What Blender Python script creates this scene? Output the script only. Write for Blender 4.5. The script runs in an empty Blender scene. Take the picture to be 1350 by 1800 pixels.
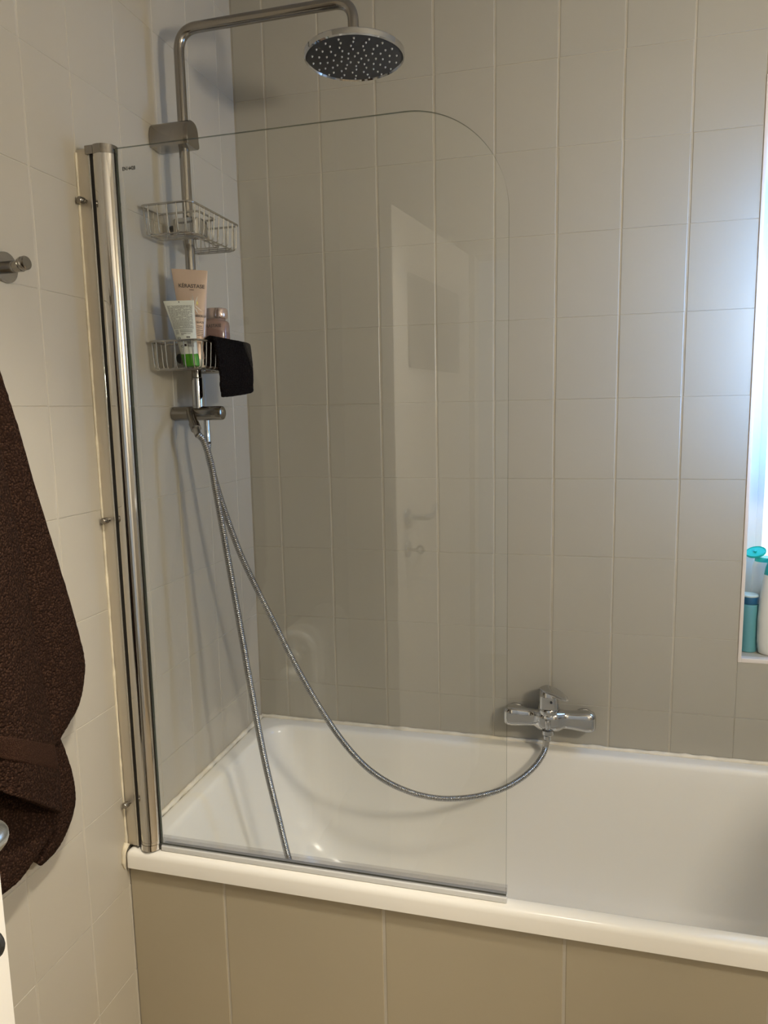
import bpy, bmesh, math, random
from mathutils import Vector, Matrix
random.seed(7)
S = bpy.context.scene
COL = S.collection
R = math.radians
PI = math.pi

# ------------------------------------------------------------------ camera
F = 1274.36
YAW, PITCH, ROLL = .2611, -.1396, -.0197
CAM = Vector((.9093, -1.9202, 1.4672))
ROT = (Matrix.Rotation(YAW, 3, 'Z') @ Matrix.Rotation(PI/2 + PITCH, 3, 'X') @ Matrix.Rotation(ROLL, 3, 'Z'))
cd = bpy.data.cameras.new('camera')
cam = bpy.data.objects.new('camera', cd)
COL.objects.link(cam)
cam.matrix_world = Matrix.Translation(CAM) @ ROT.to_4x4()
cd.sensor_fit = 'VERTICAL'; cd.sensor_height = 24; cd.lens = 24*F/1800
cd.clip_start = .02
S.camera = cam
def ray(u, v): return ROT @ Vector(((u-675)/F, (900-v)/F, -1))
def atx(u, v, x): d = ray(u, v); return CAM + d*((x-CAM.x)/d.x)      # photo point on a plane of known x
def aty(u, v, y): d = ray(u, v); return CAM + d*((y-CAM.y)/d.y)

# ------------------------------------------------------------------ materials
def mat(name, col, rough=.5, metal=0, spec=.5, bump=None, coat=0, sheen=0, emit=None, vary=None, alpha=None, trans=0, ior=1.45):
    m = bpy.data.materials.new(name); m.use_nodes = True
    nt = m.node_tree; b = nt.nodes['Principled BSDF']
    b.inputs['Base Color'].default_value = (*col, 1)
    b.inputs['Roughness'].default_value = rough
    b.inputs['Metallic'].default_value = metal
    b.inputs['Specular IOR Level'].default_value = spec
    b.inputs['Coat Weight'].default_value = coat
    b.inputs['Sheen Weight'].default_value = sheen
    b.inputs['Transmission Weight'].default_value = trans
    b.inputs['IOR'].default_value = ior
    if emit:
        b.inputs['Emission Color'].default_value = (*emit[0], 1); b.inputs['Emission Strength'].default_value = emit[1]
    tc = None
    if bump or vary:
        tc = nt.nodes.new('ShaderNodeTexCoord')
    if bump:
        sc, st, dist = bump
        n = nt.nodes.new('ShaderNodeTexNoise'); n.inputs['Scale'].default_value = sc; n.inputs['Detail'].default_value = 4
        nt.links.new(tc.outputs['Object'], n.inputs['Vector'])
        bp = nt.nodes.new('ShaderNodeBump'); bp.inputs['Strength'].default_value = st; bp.inputs['Distance'].default_value = dist
        nt.links.new(n.outputs['Fac'], bp.inputs['Height']); nt.links.new(bp.outputs['Normal'], b.inputs['Normal'])
    if vary:
        sc, amt = vary
        n = nt.nodes.new('ShaderNodeTexNoise'); n.inputs['Scale'].default_value = sc; n.inputs['Detail'].default_value = 5
        nt.links.new(tc.outputs['Object'], n.inputs['Vector'])
        r = nt.nodes.new('ShaderNodeValToRGB')
        r.color_ramp.elements[0].position = .3; r.color_ramp.elements[1].position = .7
        r.color_ramp.elements[0].color = (*[c*(1-amt) for c in col], 1); r.color_ramp.elements[1].color = (*[min(1, c*(1+amt)) for c in col], 1)
        nt.links.new(n.outputs['Fac'], r.inputs['Fac']); nt.links.new(r.outputs['Color'], b.inputs['Base Color'])
    return m

TILE = (.400, .378, .322)
M = {}
M['tile'] = mat('taupe glazed tile', TILE, .28, spec=.45, bump=(14, .06, .004), vary=(3, .02))
M['tile_l'] = mat('cream glazed tile', (.475, .435, .360), .28, spec=.45, bump=(14, .06, .004), vary=(3, .02))
M['tile_p'] = mat('taupe panel tile', (.395, .345, .250), .3, spec=.4, bump=(14, .05, .004), vary=(3, .02))
M['grout'] = mat('pale grout', (.455, .42, .35), .85, bump=(300, .3, .001), vary=(9, .12))
M['grout_l'] = mat('cream grout', (.49, .45, .375), .85, bump=(300, .3, .001), vary=(9, .08))
M['caulk'] = mat('white sealant', (.78, .72, .60), .5, bump=(120, .4, .002), vary=(25, .14))
M['caulk_y'] = mat('yellowed sealant', (.70, .63, .48), .5, bump=(120, .4, .002), vary=(25, .16))
M['enamel'] = mat('white bath enamel', (.87, .84, .775), .2, spec=.5)
M['paint'] = mat('white paint', (.80, .76, .69), .5)
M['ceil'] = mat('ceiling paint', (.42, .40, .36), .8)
M['floor'] = mat('floor tile', (.50, .41, .29), .4, vary=(6, .1))
M['chrome'] = mat('chrome', (.55, .55, .55), .06, metal=1)
M['chrome_d'] = mat('spotted chrome with dark reflections', (.33, .31, .285), .15, metal=1, bump=(60, .05, .002))  # base colour darkened to stand in for dark surroundings reflected in it
M['profile'] = mat('polished aluminium', (.66, .645, .62), .07, metal=1)
M['steel'] = mat('brushed steel', (.55, .53, .50), .28, metal=1)
M['wire'] = mat('stainless wire', (.50, .475, .44), .2, metal=1)
M['hose'] = mat('metal hose', (.46, .46, .46), .2, metal=1)
M['black'] = mat('black rubber', (.015, .015, .015), .55)
M['gap'] = mat('dark seal and gap', (.02, .018, .016), .4)
M['rubber'] = mat('dark grey nozzle plate', (.03, .031, .034), .45)
M['nozzle'] = mat('grey nozzle', (.36, .36, .35), .35)
M['plastic_w'] = mat('white plastic', (.80, .80, .77), .32)
M['trimw'] = mat('white edge trim', (.76, .70, .66), .35)
M['lever'] = mat('satin steel', (.62, .64, .66), .22, metal=1)

def glass_mat(name, tint, edge=False):
    m = bpy.data.materials.new(name); m.use_nodes = True
    nt = m.node_tree; nt.nodes.clear()
    o = nt.nodes.new('ShaderNodeOutputMaterial')
    t = nt.nodes.new('ShaderNodeBsdfTransparent'); t.inputs['Color'].default_value = (*tint, 1)
    g = nt.nodes.new('ShaderNodeBsdfGlossy'); g.inputs['Roughness'].default_value = .0 if not edge else .15
    g.inputs['Color'].default_value = (1, 1, 1, 1) if not edge else (.25, .3, .27, 1)
    mx = nt.nodes.new('ShaderNodeMixShader')
    if edge: mx.inputs['Fac'].default_value = .45
    else:
        fr = nt.nodes.new('ShaderNodeLayerWeight'); fr.inputs['Blend'].default_value = .5
        # Schlick: .045 + .955 * facing^5
        pw = nt.nodes.new('ShaderNodeMath'); pw.operation = 'POWER'; pw.inputs[1].default_value = 5
        nt.links.new(fr.outputs['Facing'], pw.inputs[0])
        ma = nt.nodes.new('ShaderNodeMath'); ma.operation = 'MULTIPLY_ADD'; ma.inputs[1].default_value = .955; ma.inputs[2].default_value = .036
        nt.links.new(pw.outputs[0], ma.inputs[0]); nt.links.new(ma.outputs[0], mx.inputs['Fac'])
    nt.links.new(t.outputs[0], mx.inputs[1]); nt.links.new(g.outputs[0], mx.inputs[2]); nt.links.new(mx.outputs[0], o.inputs['Surface'])
    return m
M['glass'] = glass_mat('clear screen glass', (.985, .99, .985))
M['seal'] = glass_mat('clear seal strip', (.90, .90, .91))
M['glass_edge'] = glass_mat('ground glass edge', (.45, .47, .43), True)

def terry(name, col, scale, st):
    m = mat(name, col, .95, spec=.05, sheen=.0)
    nt = m.node_tree; b = nt.nodes['Principled BSDF']
    tc = nt.nodes.new('ShaderNodeTexCoord')
    v = nt.nodes.new('ShaderNodeTexVoronoi'); v.inputs['Scale'].default_value = scale
    n = nt.nodes.new('ShaderNodeTexNoise'); n.inputs['Scale'].default_value = scale*.8; n.inputs['Detail'].default_value = 2
    nt.links.new(tc.outputs['Object'], v.inputs['Vector']); nt.links.new(tc.outputs['Object'], n.inputs['Vector'])
    a = nt.nodes.new('ShaderNodeMath'); a.operation = 'ADD'
    nt.links.new(v.outputs['Distance'], a.inputs[0]); nt.links.new(n.outputs['Fac'], a.inputs[1])
    bp = nt.nodes.new('ShaderNodeBump'); bp.inputs['Strength'].default_value = st; bp.inputs['Distance'].default_value = .003
    nt.links.new(a.outputs[0], bp.inputs['Height']); nt.links.new(bp.outputs['Normal'], b.inputs['Normal'])
    r = nt.nodes.new('ShaderNodeValToRGB')
    r.color_ramp.elements[0].position = .35; r.color_ramp.elements[1].position = 1.0
    r.color_ramp.elements[0].color = (*[c*1.8 for c in col], 1); r.color_ramp.elements[1].color = (*[c*.45 for c in col], 1)
    nt.links.new(a.outputs[0], r.inputs['Fac']); nt.links.new(r.outputs['Color'], b.inputs['Base Color'])
    return m
M['towel'] = terry('brown terry', (.052, .027, .018), 260, 1.0)
M['towel_band'] = terry('brown woven band', (.070, .035, .023), 700, .6)
M['cloth'] = terry('black terry', (.011, .011, .012), 330, 1.0)

# ------------------------------------------------------------------ mesh helpers
class MB:
    def __init__(s): s.v = []; s.f = []; s.m = []
    def add(s, vs, fs, mi=0):
        o = len(s.v); s.v += [Vector(p) for p in vs]
        for f in fs: s.f.append([i+o for i in f]); s.m.append(mi)
        return s
    def box(s, a, b, bev=0, mi=0):
        bm = bmesh.new(); bmesh.ops.create_cube(bm, size=1)
        a = Vector(a); b = Vector(b); c = (a+b)/2; d = b-a
        for v in bm.verts: v.co = Vector((v.co.x*d.x, v.co.y*d.y, v.co.z*d.z)) + c
        if bev: bmesh.ops.bevel(bm, geom=bm.edges[:], offset=bev, segments=3, affect='EDGES', profile=.5)
        return s.bm(bm, mi)
    def bm(s, bm, mi=0):
        bm.verts.index_update()
        s.add([v.co.copy() for v in bm.verts], [[v.index for v in f.verts] for f in bm.faces], mi); bm.free(); return s
    def loft(s, rings, mi=0, cap0=True, cap1=True, closed=True):
        n = len(rings[0]); o = len(s.v)
        for r in rings: s.v += [Vector(p) for p in r]
        for i in range(len(rings)-1):
            for j in range(n if closed else n-1):
                k = (j+1) % n
                s.f.append([o+i*n+j, o+i*n+k, o+(i+1)*n+k, o+(i+1)*n+j]); s.m.append(mi)
        if cap0: s.f.append([o+j for j in range(n)][::-1]); s.m.append(mi)
        if cap1: s.f.append([o+(len(rings)-1)*n+j for j in range(n)]); s.m.append(mi)
        return s
    def tube(s, pts, r, seg=12, mi=0, cap=True, closed=False):
        pts = [Vector(p) for p in pts]; n = len(pts)
        rr = r if isinstance(r, (list, tuple)) else [r]*n
        tang = []
        for i in range(n):
            if closed: t = pts[(i+1) % n]-pts[i-1]
            else: t = pts[min(i+1, n-1)]-pts[max(i-1, 0)]
            tang.append(t.normalized())
        up = Vector((0, 0, 1)) if abs(tang[0].z) < .9 else Vector((0, 1, 0))
        nv = (up - tang[0]*up.dot(tang[0])).normalized()
        rings = []
        for i in range(n):
            if i:
                nv = nv - tang[i]*nv.dot(tang[i]); nv.normalize()
            bv = tang[i].cross(nv)
            rings.append([pts[i]+(nv*math.cos(2*PI*j/seg)+bv*math.sin(2*PI*j/seg))*rr[i] for j in range(seg)])
        if closed: rings.append(rings[0]); cap = False
        return s.loft(rings, mi, cap, cap)
    def lathe(s, prof, c, axis=(0, 0, 1), seg=32, mi=0, sx=1, sy=1):
        q = Vector((0, 0, 1)).rotation_difference(Vector(axis).normalized())
        c = Vector(c)
        rings = [[c + q @ Vector((r*math.cos(2*PI*j/seg)*sx, r*math.sin(2*PI*j/seg)*sy, z)) for j in range(seg)] for r, z in prof]
        return s.loft(rings, mi)
    def build(s, name, mats, parent=None, angle=35, mods=None):
        me = bpy.data.meshes.new(name)
        me.from_pydata([tuple(v) for v in s.v], [], s.f)
        for m in (mats if isinstance(mats, (list, tuple)) else [mats]): me.materials.append(m)
        me.polygons.foreach_set('material_index', s.m)
        bm = bmesh.new(); bm.from_mesh(me); bmesh.ops.recalc_face_normals(bm, faces=bm.faces); bm.to_mesh(me); bm.free()
        me.polygons.foreach_set('use_smooth', [True]*len(me.polygons))
        me.set_sharp_from_angle(angle=R(angle)); me.update()
        o = bpy.data.objects.new(name, me); COL.objects.link(o)
        if parent: setpar(o, parent)
        return o
def wmat(o):
    m = o.matrix_basis.copy()
    return wmat(o.parent) @ m if o.parent else m
def setpar(o, p):
    o.parent = p
    # geometry is written in world coordinates: bring it into the parent's frame
    inv = wmat(p).inverted()
    if o.type == 'MESH' and not o.get('local'): o.data.transform(inv)
def thing(name, label, cat, loc=(0, 0, 0), group=None):
    o = bpy.data.objects.new(name, None); o.empty_display_size = .05; COL.objects.link(o)
    o.location = loc; o['label'] = label; o['category'] = cat
    if group: o['group'] = group
    return o
def tag(o, label, cat, group=None):
    o['label'] = label; o['category'] = cat
    if group: o['group'] = group
    return o
def struct(o, label=None):
    o['kind'] = 'structure'
    if label: o['label'] = label
    return o
def spline(pts, n=12):
    P = [Vector(p) for p in pts]; out = []
    P = [P[0]*2-P[1]] + P + [P[-1]*2-P[-2]]
    for i in range(1, len(P)-2):
        a, b, c, d = P[i-1:i+3]
        for k in range(n):
            t = k/n
            out.append(.5*((2*b)+(c-a)*t+(2*a-5*b+4*c-d)*t*t+(3*b-a-3*c+d)*t**3))
    out.append(P[-2]); return out
def resample(pts, step):
    out = [pts[0].copy()]; acc = 0
    for a, b in zip(pts, pts[1:]):
        L = (b-a).length
        while acc + L >= step and L > 1e-9:
            t = (step-acc)/L; a = a.lerp(b, t); out.append(a.copy()); L = (b-a).length; acc = 0
        acc += L
    return out
def fillet(pts, rad, n=8):
    P = [Vector(p) for p in pts]; out = [P[0]]
    for i in range(1, len(P)-1):
        r = rad[i-1] if isinstance(rad, (list, tuple)) else rad
        a = (P[i-1]-P[i]).normalized(); b = (P[i+1]-P[i]).normalized()
        h = math.acos(max(-1, min(1, a.dot(b))))/2
        d = min(r/math.tan(h), (P[i-1]-P[i]).length*.49, (P[i+1]-P[i]).length*.49)
        s, e = P[i]+a*d, P[i]+b*d
        for k in range(n+1):
            t = k/n; out.append((1-t)**2*s + 2*t*(1-t)*P[i] + t*t*e)
    out.append(P[-1]); return out
def fillet_closed(pts, rad, n=6):
    m = len(pts); q = [pts[-1]] + list(pts) + [pts[0]]
    f = fillet(q, rad, n)
    return f[1:-1]
def rrect(x0, x1, y0, y1, r, z, n=8):
    out = []
    for cx, cy, a0 in ((x1-r, y1-r, 0), (x0+r, y1-r, 90), (x0+r, y0+r, 180), (x1-r, y0+r, 270)):
        for k in range(n+1):
            a = R(a0+90*k/n); out.append(Vector((cx+r*math.cos(a), cy+r*math.sin(a), z)))
    return out
def text_geo(body, size, align='CENTER', bold=0):
    c = bpy.data.curves.new('lettering', 'FONT'); c.body = body; c.size = size; c.align_x = align; c.resolution_u = 3; c.offset = bold
    o = bpy.data.objects.new('lettering', c); COL.objects.link(o)
    dg = bpy.context.evaluated_depsgraph_get(); dg.update()
    me = bpy.data.meshes.new_from_object(o.evaluated_get(dg))
    v = [x.co.copy() for x in me.vertices]; f = [list(p.vertices) for p in me.polygons]
    bpy.data.objects.remove(o); bpy.data.curves.remove(c); bpy.data.meshes.remove(me)
    return v, f

# ------------------------------------------------------------------ tiled surfaces
def tiled(name, O, U, V, N, ub, vb, rects, jv, jh, mt, mg, thick=.08, lab=None):
    """grout bed with individually bevelled tiles; ub, vb are joint positions along U and V"""
    O, U, V, N = map(Vector, (O, U, V, N)); b = MB()
    P = lambda u, v, d: O+U*u+V*v+N*d
    for (u0, u1, v0, v1) in rects:
        g = -.0011
        c = [P(u0, v0, g), P(u1, v0, g), P(u1, v1, g), P(u0, v1, g), P(u0, v0, -thick), P(u1, v0, -thick), P(u1, v1, -thick), P(u0, v1, -thick)]
        b.add(c, [[0, 1, 2, 3], [4, 7, 6, 5], [0, 4, 5, 1], [1, 5, 6, 2], [2, 6, 7, 3], [3, 7, 4, 0]], 1)
        us = sorted([u0, u1]+[x for x in ub if u0+.012 < x < u1-.012]); vs = sorted([v0, v1]+[x for x in vb if v0+.012 < x < v1-.012])
        for i in range(len(us)-1):
            for j in range(len(vs)-1):
                hu, hv = jv/2, jh/2
                a0 = us[i]+(hu if i else .0005); a1 = us[i+1]-(hu if i < len(us)-2 else .0005)
                b0 = vs[j]+(hv if j else .0005); b1 = vs[j+1]-(hv if j < len(vs)-2 else .0005)
                e, ev = .0011, .0005; t1, t2, d0 = random.gauss(0, .0011), random.gauss(0, .0011), random.gauss(0, .00012)
                ju = random.gauss(0, .0004); a0 += ju; a1 += ju
                D = lambda u, v: d0+t1*(u-(a0+a1)/2)+t2*(v-(b0+b1)/2)
                base = [(a0, b0), (a1, b0), (a1, b1), (a0, b1)]
                mid = [(a0+e*.4, b0+ev*.4), (a1-e*.4, b0+ev*.4), (a1-e*.4, b1-ev*.4), (a0+e*.4, b1-ev*.4)]
                top = [(a0+e*1.4, b0+ev*1.4), (a1-e*1.4, b0+ev*1.4), (a1-e*1.4, b1-ev*1.4), (a0+e*1.4, b1-ev*1.4)]
                vv = [P(u, v, g) for u, v in base]+[P(u, v, D(u, v)-.0006) for u, v in mid]+[P(u, v, D(u, v)) for u, v in top]
                fs = []
                for q in (0, 4):
                    for k in range(4): fs.append([q+k, q+(k+1) % 4, q+4+(k+1) % 4, q+4+k])
                fs.append([8, 9, 10, 11]); b.add(vv, fs, 0)
    o = b.build(name, [mt, mg], angle=14)
    return struct(o, lab)

ROWS = [1.4851-.2025*k for k in range(-6, 8)]
BCOL = [0.0]+[.0902+.1523*k for k in range(0, 14)]
WX0, WX1, WZ0, WZ1 = 1.3175, 1.60, .832, 2.20
XR, YF, ZC = 1.97, -2.24, 2.56
tiled('wall_back', (0, 0, 0), (1, 0, 0), (0, 0, 1), (0, -1, 0), BCOL, ROWS,
      [(-.08, 1.3085, -.05, ZC+.05), (1.3085, XR+.08, -.05, WZ0-.006), (1.3085, XR+.08, WZ1, ZC+.05), (WX1, XR+.08, WZ0-.006, WZ1)], .0042, .0010, M['tile'], M['grout'],
      lab='taupe tiled back wall behind the bathtub')
LY = [.092, .244, .394, .54, .687, .813, .965, 1.117, 1.27, 1.42, 1.57, 1.72, 1.88, 2.03, 2.18]
tiled('wall_left', (0, 0, 0), (0, -1, 0), (0, 0, 1), (1, 0, 0), LY, ROWS, [(0, -YF, 0, ZC)], .0034, .0011, M['tile_l'], M['grout_l'],
      lab='cream tiled left wall with shower riser and hook')
tiled('wall_right', (XR, 0, 0), (0, -1, 0), (0, 0, 1), (-1, 0, 0), LY, ROWS, [(0, -YF, 0, ZC)], .0034, .0011, M['tile_l'], M['grout_l'])
# front wall with the doorway the picture was taken from
DX0, DX1, DZ = .53, 1.36, 2.03
b = MB(); b.box((0, YF-.1, 0), (DX0-.05, YF, ZC)); b.box((DX1+.05, YF-.1, 0), (XR, YF, ZC)); b.box((DX0-.05, YF-.1, DZ+.05), (DX1+.05, YF, ZC))
struct(b.build('wall_front', M['paint']))
b = MB(); b.box((DX0-.05, YF-.11, 0), (DX0, YF+.012, DZ+.05), .003); b.box((DX1, YF-.11, 0), (DX1+.05, YF+.012, DZ+.05), .003); b.box((DX0, YF-.11, DZ), (DX1, YF+.012, DZ+.05), .003)
struct(b.build('trim_1', M['paint']))
b = MB(); b.box((-.1, YF-1.5, -.08), (XR+.1, .0, 0)); struct(b.build('floor', M['floor']))
b = MB(); b.box((0, YF, ZC), (XR, 0, ZC+.06)); struct(b.build('ceiling', M['ceil']))
b = MB(); b.box((-.6, YF-1.5, 0), (2.6, YF-1.42, 2.6)); struct(b.build('wall_hall', M['paint']))

# ------------------------------------------------------------------ bath panel + tub
PX = [.222+.3405*k for k in range(-1, 8)]
TX1 = 1.70
tiled('wall_bath', (0, -.684, 0), (1, 0, 0), (0, 0, 1), (0, -1, 0), PX, [.02], [(0.0015, XR-.001, 0, .519)], .0052, .003, M['tile_p'], M['grout'], thick=.02,
      lab='taupe tiled panel under the bathtub rim')
tub = MB()
X0, X1, Y0, Y1 = .003, TX1, -.697, -.003
rings = [rrect(X0, X1, Y0, Y1, .006, .5195), rrect(X0, X1, Y0, Y1, .006, .521), rrect(X0, X1, Y0, Y1, .006, .546),
         rrect(X0+.0015, X1, Y0+.0015, Y1, .006, .5525), rrect(X0+.005, X1, Y0+.005, Y1, .006, .557), rrect(X0+.011, X1-.01, Y0+.011, Y1-.008, .008, .5592),
         rrect(X0+.018, X1-.02, Y0+.02, Y1-.012, .01, .5598)]
ix0, ix1, iy0, iy1 = .045, 1.62, -.666, -.040
rings += [rrect(ix0, ix1, iy0, iy1, .07, .5592), rrect(ix0+.004, ix1-.004, iy0+.004, iy1-.004, .07, .5575), rrect(ix0+.009, ix1-.009, iy0+.009, iy1-.008, .072, .552), rrect(ix0+.0125, ix1-.012, iy0+.012, iy1-.0105, .075, .543)]
fx0, fx1, fy0, fy1, fz = .30, 1.46, -.53, -.165, .150
for k in range(1, 15):
    t = k/14
    s = t                                        # vertical progress
    h = .30*t + .70*t**4.5                       # horizontal progress: steep walls, rounded foot
    hl = .55*t + .45*t**3.5
    z = .543 + (fz-.543)*math.sin(s*PI/2)
    L = lambda a, c, q: a+(c-a)*q
    rings.append(rrect(L(ix0+.0125, fx0, hl), L(ix1-.012, fx1, h), L(iy0+.012, fy0, h), L(iy1-.0105, fy1, h), .075+.075*t, z))
tub.loft(rings, 0, False, True)
tb = thing('bathtub', 'white built-in bathtub with narrow rim along the tiled walls', 'bathtub', (.75, -.35, 0))
tub.build('tub_shell', M['enamel'], tb, angle=60)
b = MB(); b.lathe([(0, .0), (.026, .0), (.026, .003), (.02, .005), (0, .005)], (1.2, -.35, fz), seg=24); b.build('drain', M['chrome'], tb)

def bead(name, pts, r, mt, jit=.25, seg=8, lab=None):
    q = resample([Vector(p) for p in pts], .008)
    rr = [r*(1+random.uniform(-jit, jit)+(random.random() < .04)*.5) for _ in q]
    rr = [(rr[max(i-1, 0)]+rr[i]*2+rr[min(i+1, len(rr)-1)])/4 for i in range(len(rr))]
    b = MB(); b.tube(q, rr, seg)
    return struct(b.build(name, mt, angle=80), lab)
bead('trim_2', [(.004, -.004, .5605), (TX1, -.004, .5605)], .0058, M['caulk'], lab='white sealant bead along the back of the bathtub')
bead('trim_3', [(.004, -.668, .5615), (.004, -.006, .5615)], .0062, M['caulk'], lab='white sealant bead along the left end of the bathtub')
bead('trim_4', [(.001, -.6875, .567), (.0005, -.687, 1.0), (.0005, -.6865, 1.4), (.0005, -.686, 1.955)], .0027, M['caulk_y'], lab='yellowed sealant line beside the screen profile')
bead('trim_5', [(.003, -.690, .5705), (.003, -.7015, .558), (.002, -.7035, .535), (.002, -.699, .512)], .0050, M['caulk_y'], .9, lab='crumbling yellowed sealant at the rim corner')

# ------------------------------------------------------------------ window
def rect_frame(b, x0, x1, z0, z1, w, y0, y1, bev=.003, wt=None):
    wt = wt or w
    b.box((x0, y0, z0), (x0+w, y1, z1), bev); b.box((x1-w, y0, z0), (x1, y1, z1), bev)
    b.box((x0+w, y0, z0), (x1-w, y1, z0+w), bev); b.box((x0+w, y0, z1-wt), (x1-w, y1, z1), bev)
b = MB()
b.box((WX0-.10, .0805, WZ0-.1), (WX0-.001, .26, WZ1+.1)); b.box((WX1+.001, .0805, WZ0-.1), (WX1+.1, .26, WZ1+.1))
b.box((WX0, .0805, WZ0-.1), (WX1, .26, WZ0-.012)); b.box((WX0, .0805, WZ1+.002), (WX1, .26, WZ1+.1))
struct(b.build('wall_window_recess', M['paint']))
b = MB(); b.box((WX0, .004, WZ0-.006), (WX1, .26, WZ0), .001); struct(b.build('trim_6', M['tile_l']), 'tiled window sill under the shampoo bottles')
b = MB(); b.box((1.3092, -.0015, WZ0-.010), (WX0, .02, WZ1), .001); b.box((WX0, -.0015, WZ0-.010), (WX1, .02, WZ0+.0005), .001)
struct(b.build('trim_7', M['trimw']), 'white edge trim around the window recess')
b = MB(); rect_frame(b, WX0-.002, WX1+.002, WZ0, WZ1, .055, .155, .215, .004, wt=.20)
win = struct(b.build('window_1', M['plastic_w']), 'white window frame above the sill at right')
b = MB(); rect_frame(b, WX0+.053, WX1-.053, WZ0+.055, WZ1-.20, .018, .165, .20, .003)
b.build('glazing_bead', M['plastic_w'], win)
sky = mat('frosted daylight pane', (.8, .85, .9), .4, emit=((.62, .86, 1.0), 1.1))
b = MB(); b.box((WX0+.06, .18, WZ0+.06), (WX1-.06, .186, WZ1-.205)); b.build('window_pane', sky, win)
# unseen open sash, added to throw a blue glow on the back wall
sash = struct(bpy.data.objects.new('added_sash', None)); COL.objects.link(sash)
sash.location = (WX1-.006, -.006, 0); sash.rotation_euler = (0, 0, R(60))
def loc(o, p): o['local'] = 1; o.parent = p
SW, SZ0, SZ1 = .235, 1.34, 1.97
b = MB(); rect_frame(b, -SW, 0, SZ0, SZ1, .035, -.02, .02, .004); o = b.build('glow_frame', M['plastic_w']); loc(o, sash)
glow_mat = mat('added blue glow pane', (.8, .85, .9), .4, emit=((.20, .47, 1.0), 18.5))
b = MB(); b.box((-SW+.033, -.004, SZ0+.033), (-.033, .004, SZ1-.033)); o = b.build('glow_pane', glow_mat); loc(o, sash)

# ------------------------------------------------------------------ shower screen
YS = -.675
scr = thing('shower_screen', 'clear glass bath screen with rounded corner on chrome hinge profile', 'shower screen', (.05, YS, .56))
GX0, GX1, GZ0, GZ1, GR = .079, .7965, .572, 1.954, .172
def outline(y):
    o = [(GX0, GZ0), (GX1, GZ0), (GX1, GZ1-GR)]
    for k in range(1, 40): a = R(90*k/40); o.append((GX1-GR+GR*math.cos(a), GZ1-GR+GR*math.sin(a)))
    o += [(GX1-GR, GZ1), (GX0, GZ1)]
    return [Vector((x, y, z)) for x, z in o]
b = MB(); A, B_ = outline(YS-.003), outline(YS+.003); n = len(A)
b.add(A+B_, [list(range(n)), list(range(2*n-1, n-1, -1))], 0)
b.add(A+B_, [[i, (i+1) % n, n+(i+1) % n, n+i] for i in range(n)], 1)
b.build('glass_panel', [M['glass'], M['glass_edge']], scr, angle=20)
# hinge column: rounded bar
def bar_ring(z):
    pr = [(.0345, .012), (.0345, -.004), (.036, -.011), (.042, -.0165), (.052, -.0195), (.062, -.018), (.071, -.012), (.0762, -.004), (.0770, .006), (.0745, .012)]
    q = spline([(x, YS+y, z) for x, y in pr], 4); return q
b = MB(); b.loft([bar_ring(.580), bar_ring(1.944)]); b.build('hinge_column', M['profile'], scr, angle=40)
b = MB(); b.box((.0305, YS-.010, .570), (.0350, YS+.012, 1.946)); b.build('gap_strip', M['gap'], scr)  # near-black strip standing for the gap beside the column
b = MB(); b.box((.0770, YS-.0031, .578), (.0789, YS+.0032, 1.946)); b.build('glass_gasket', M['gap'], scr)
M['satin'] = mat('satin aluminium', (.66, .61, .53), .35, metal=.75)
b = MB(); b.box((.0004, YS-.010, .566), (.0265, YS+.012, 1.957), .0006); b.build('wall_profile', M['satin'], scr)
b = MB(); b.box((.0265, YS-.0125, .566), (.0305, YS+.012, 1.950), .0008); b.build('outer_profile', M['profile'], scr)
b = MB(); b.box((.0222, YS-.0155, 1.945), (.0480, YS+.014, 1.9605), .0015)
b.loft([[Vector((.063+(p.x-.055)*1.0, YS+(p.y-YS)*1.1, z)) if False else Vector((p.x, YS+(p.y-YS)*1.06, z)) for p in bar_ring(0)] for z in (1.944, 1.9595)])
b.build('top_cap', M['chrome_d'], scr)
b = MB()
b.loft([[Vector((p.x, YS+(p.y-YS)*1.08, z)) for p in bar_ring(0)] for z in (.562, .5745)])
b.loft([[Vector((p.x, YS+(p.y-YS)*1.03, z)) for p in bar_ring(0)] for z in (.575, .5805)])
b.build('bottom_cap', M['profile'], scr)
for z in (1.864, 1.262, .662):
    b = MB(); b.lathe([(.0, 0), (.0035, 0), (.0035, .005), (.0058, .0055), (.0062, .007), (.0062, .0155), (.0055, .017), (0, .017)], (.0155, YS-.010, z), (-.3, -1, 0), 20)
    o = b.build('screw_knob', M['chrome_d'], scr)
b = MB(); b.box((.080, YS-.0055, .5715), (.7985, YS-.0033, .590), .0008); b.box((.080, YS+.0033, .5715), (.7985, YS+.0055, .590), .0008)
b.build('seal_strip', M['seal'], scr)
M['seal_grey'] = mat('pale grey seal foot', (.66, .66, .65), .18, spec=.5)
b = MB(); b.box((.080, YS-.008, .5602), (.7985, YS+.012, .5718), .002); b.build('seal_foot', M['seal_grey'], scr)
M['seal_line'] = mat('grey seal edge', (.34, .34, .34), .3)
b = MB(); b.box((.080, YS-.0060, .5735), (.7985, YS-.0055, .5743)); b.build('seal_lip', M['seal_line'], scr)

v, f = text_geo('EN14428', .0088, 'LEFT', .0003)
b = MB(); b.add([Vector((.0915+p.x*.82, YS-.0034, 1.9130+p.y)) for p in v], f); b.build('lettering', M['black'], scr)

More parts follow.
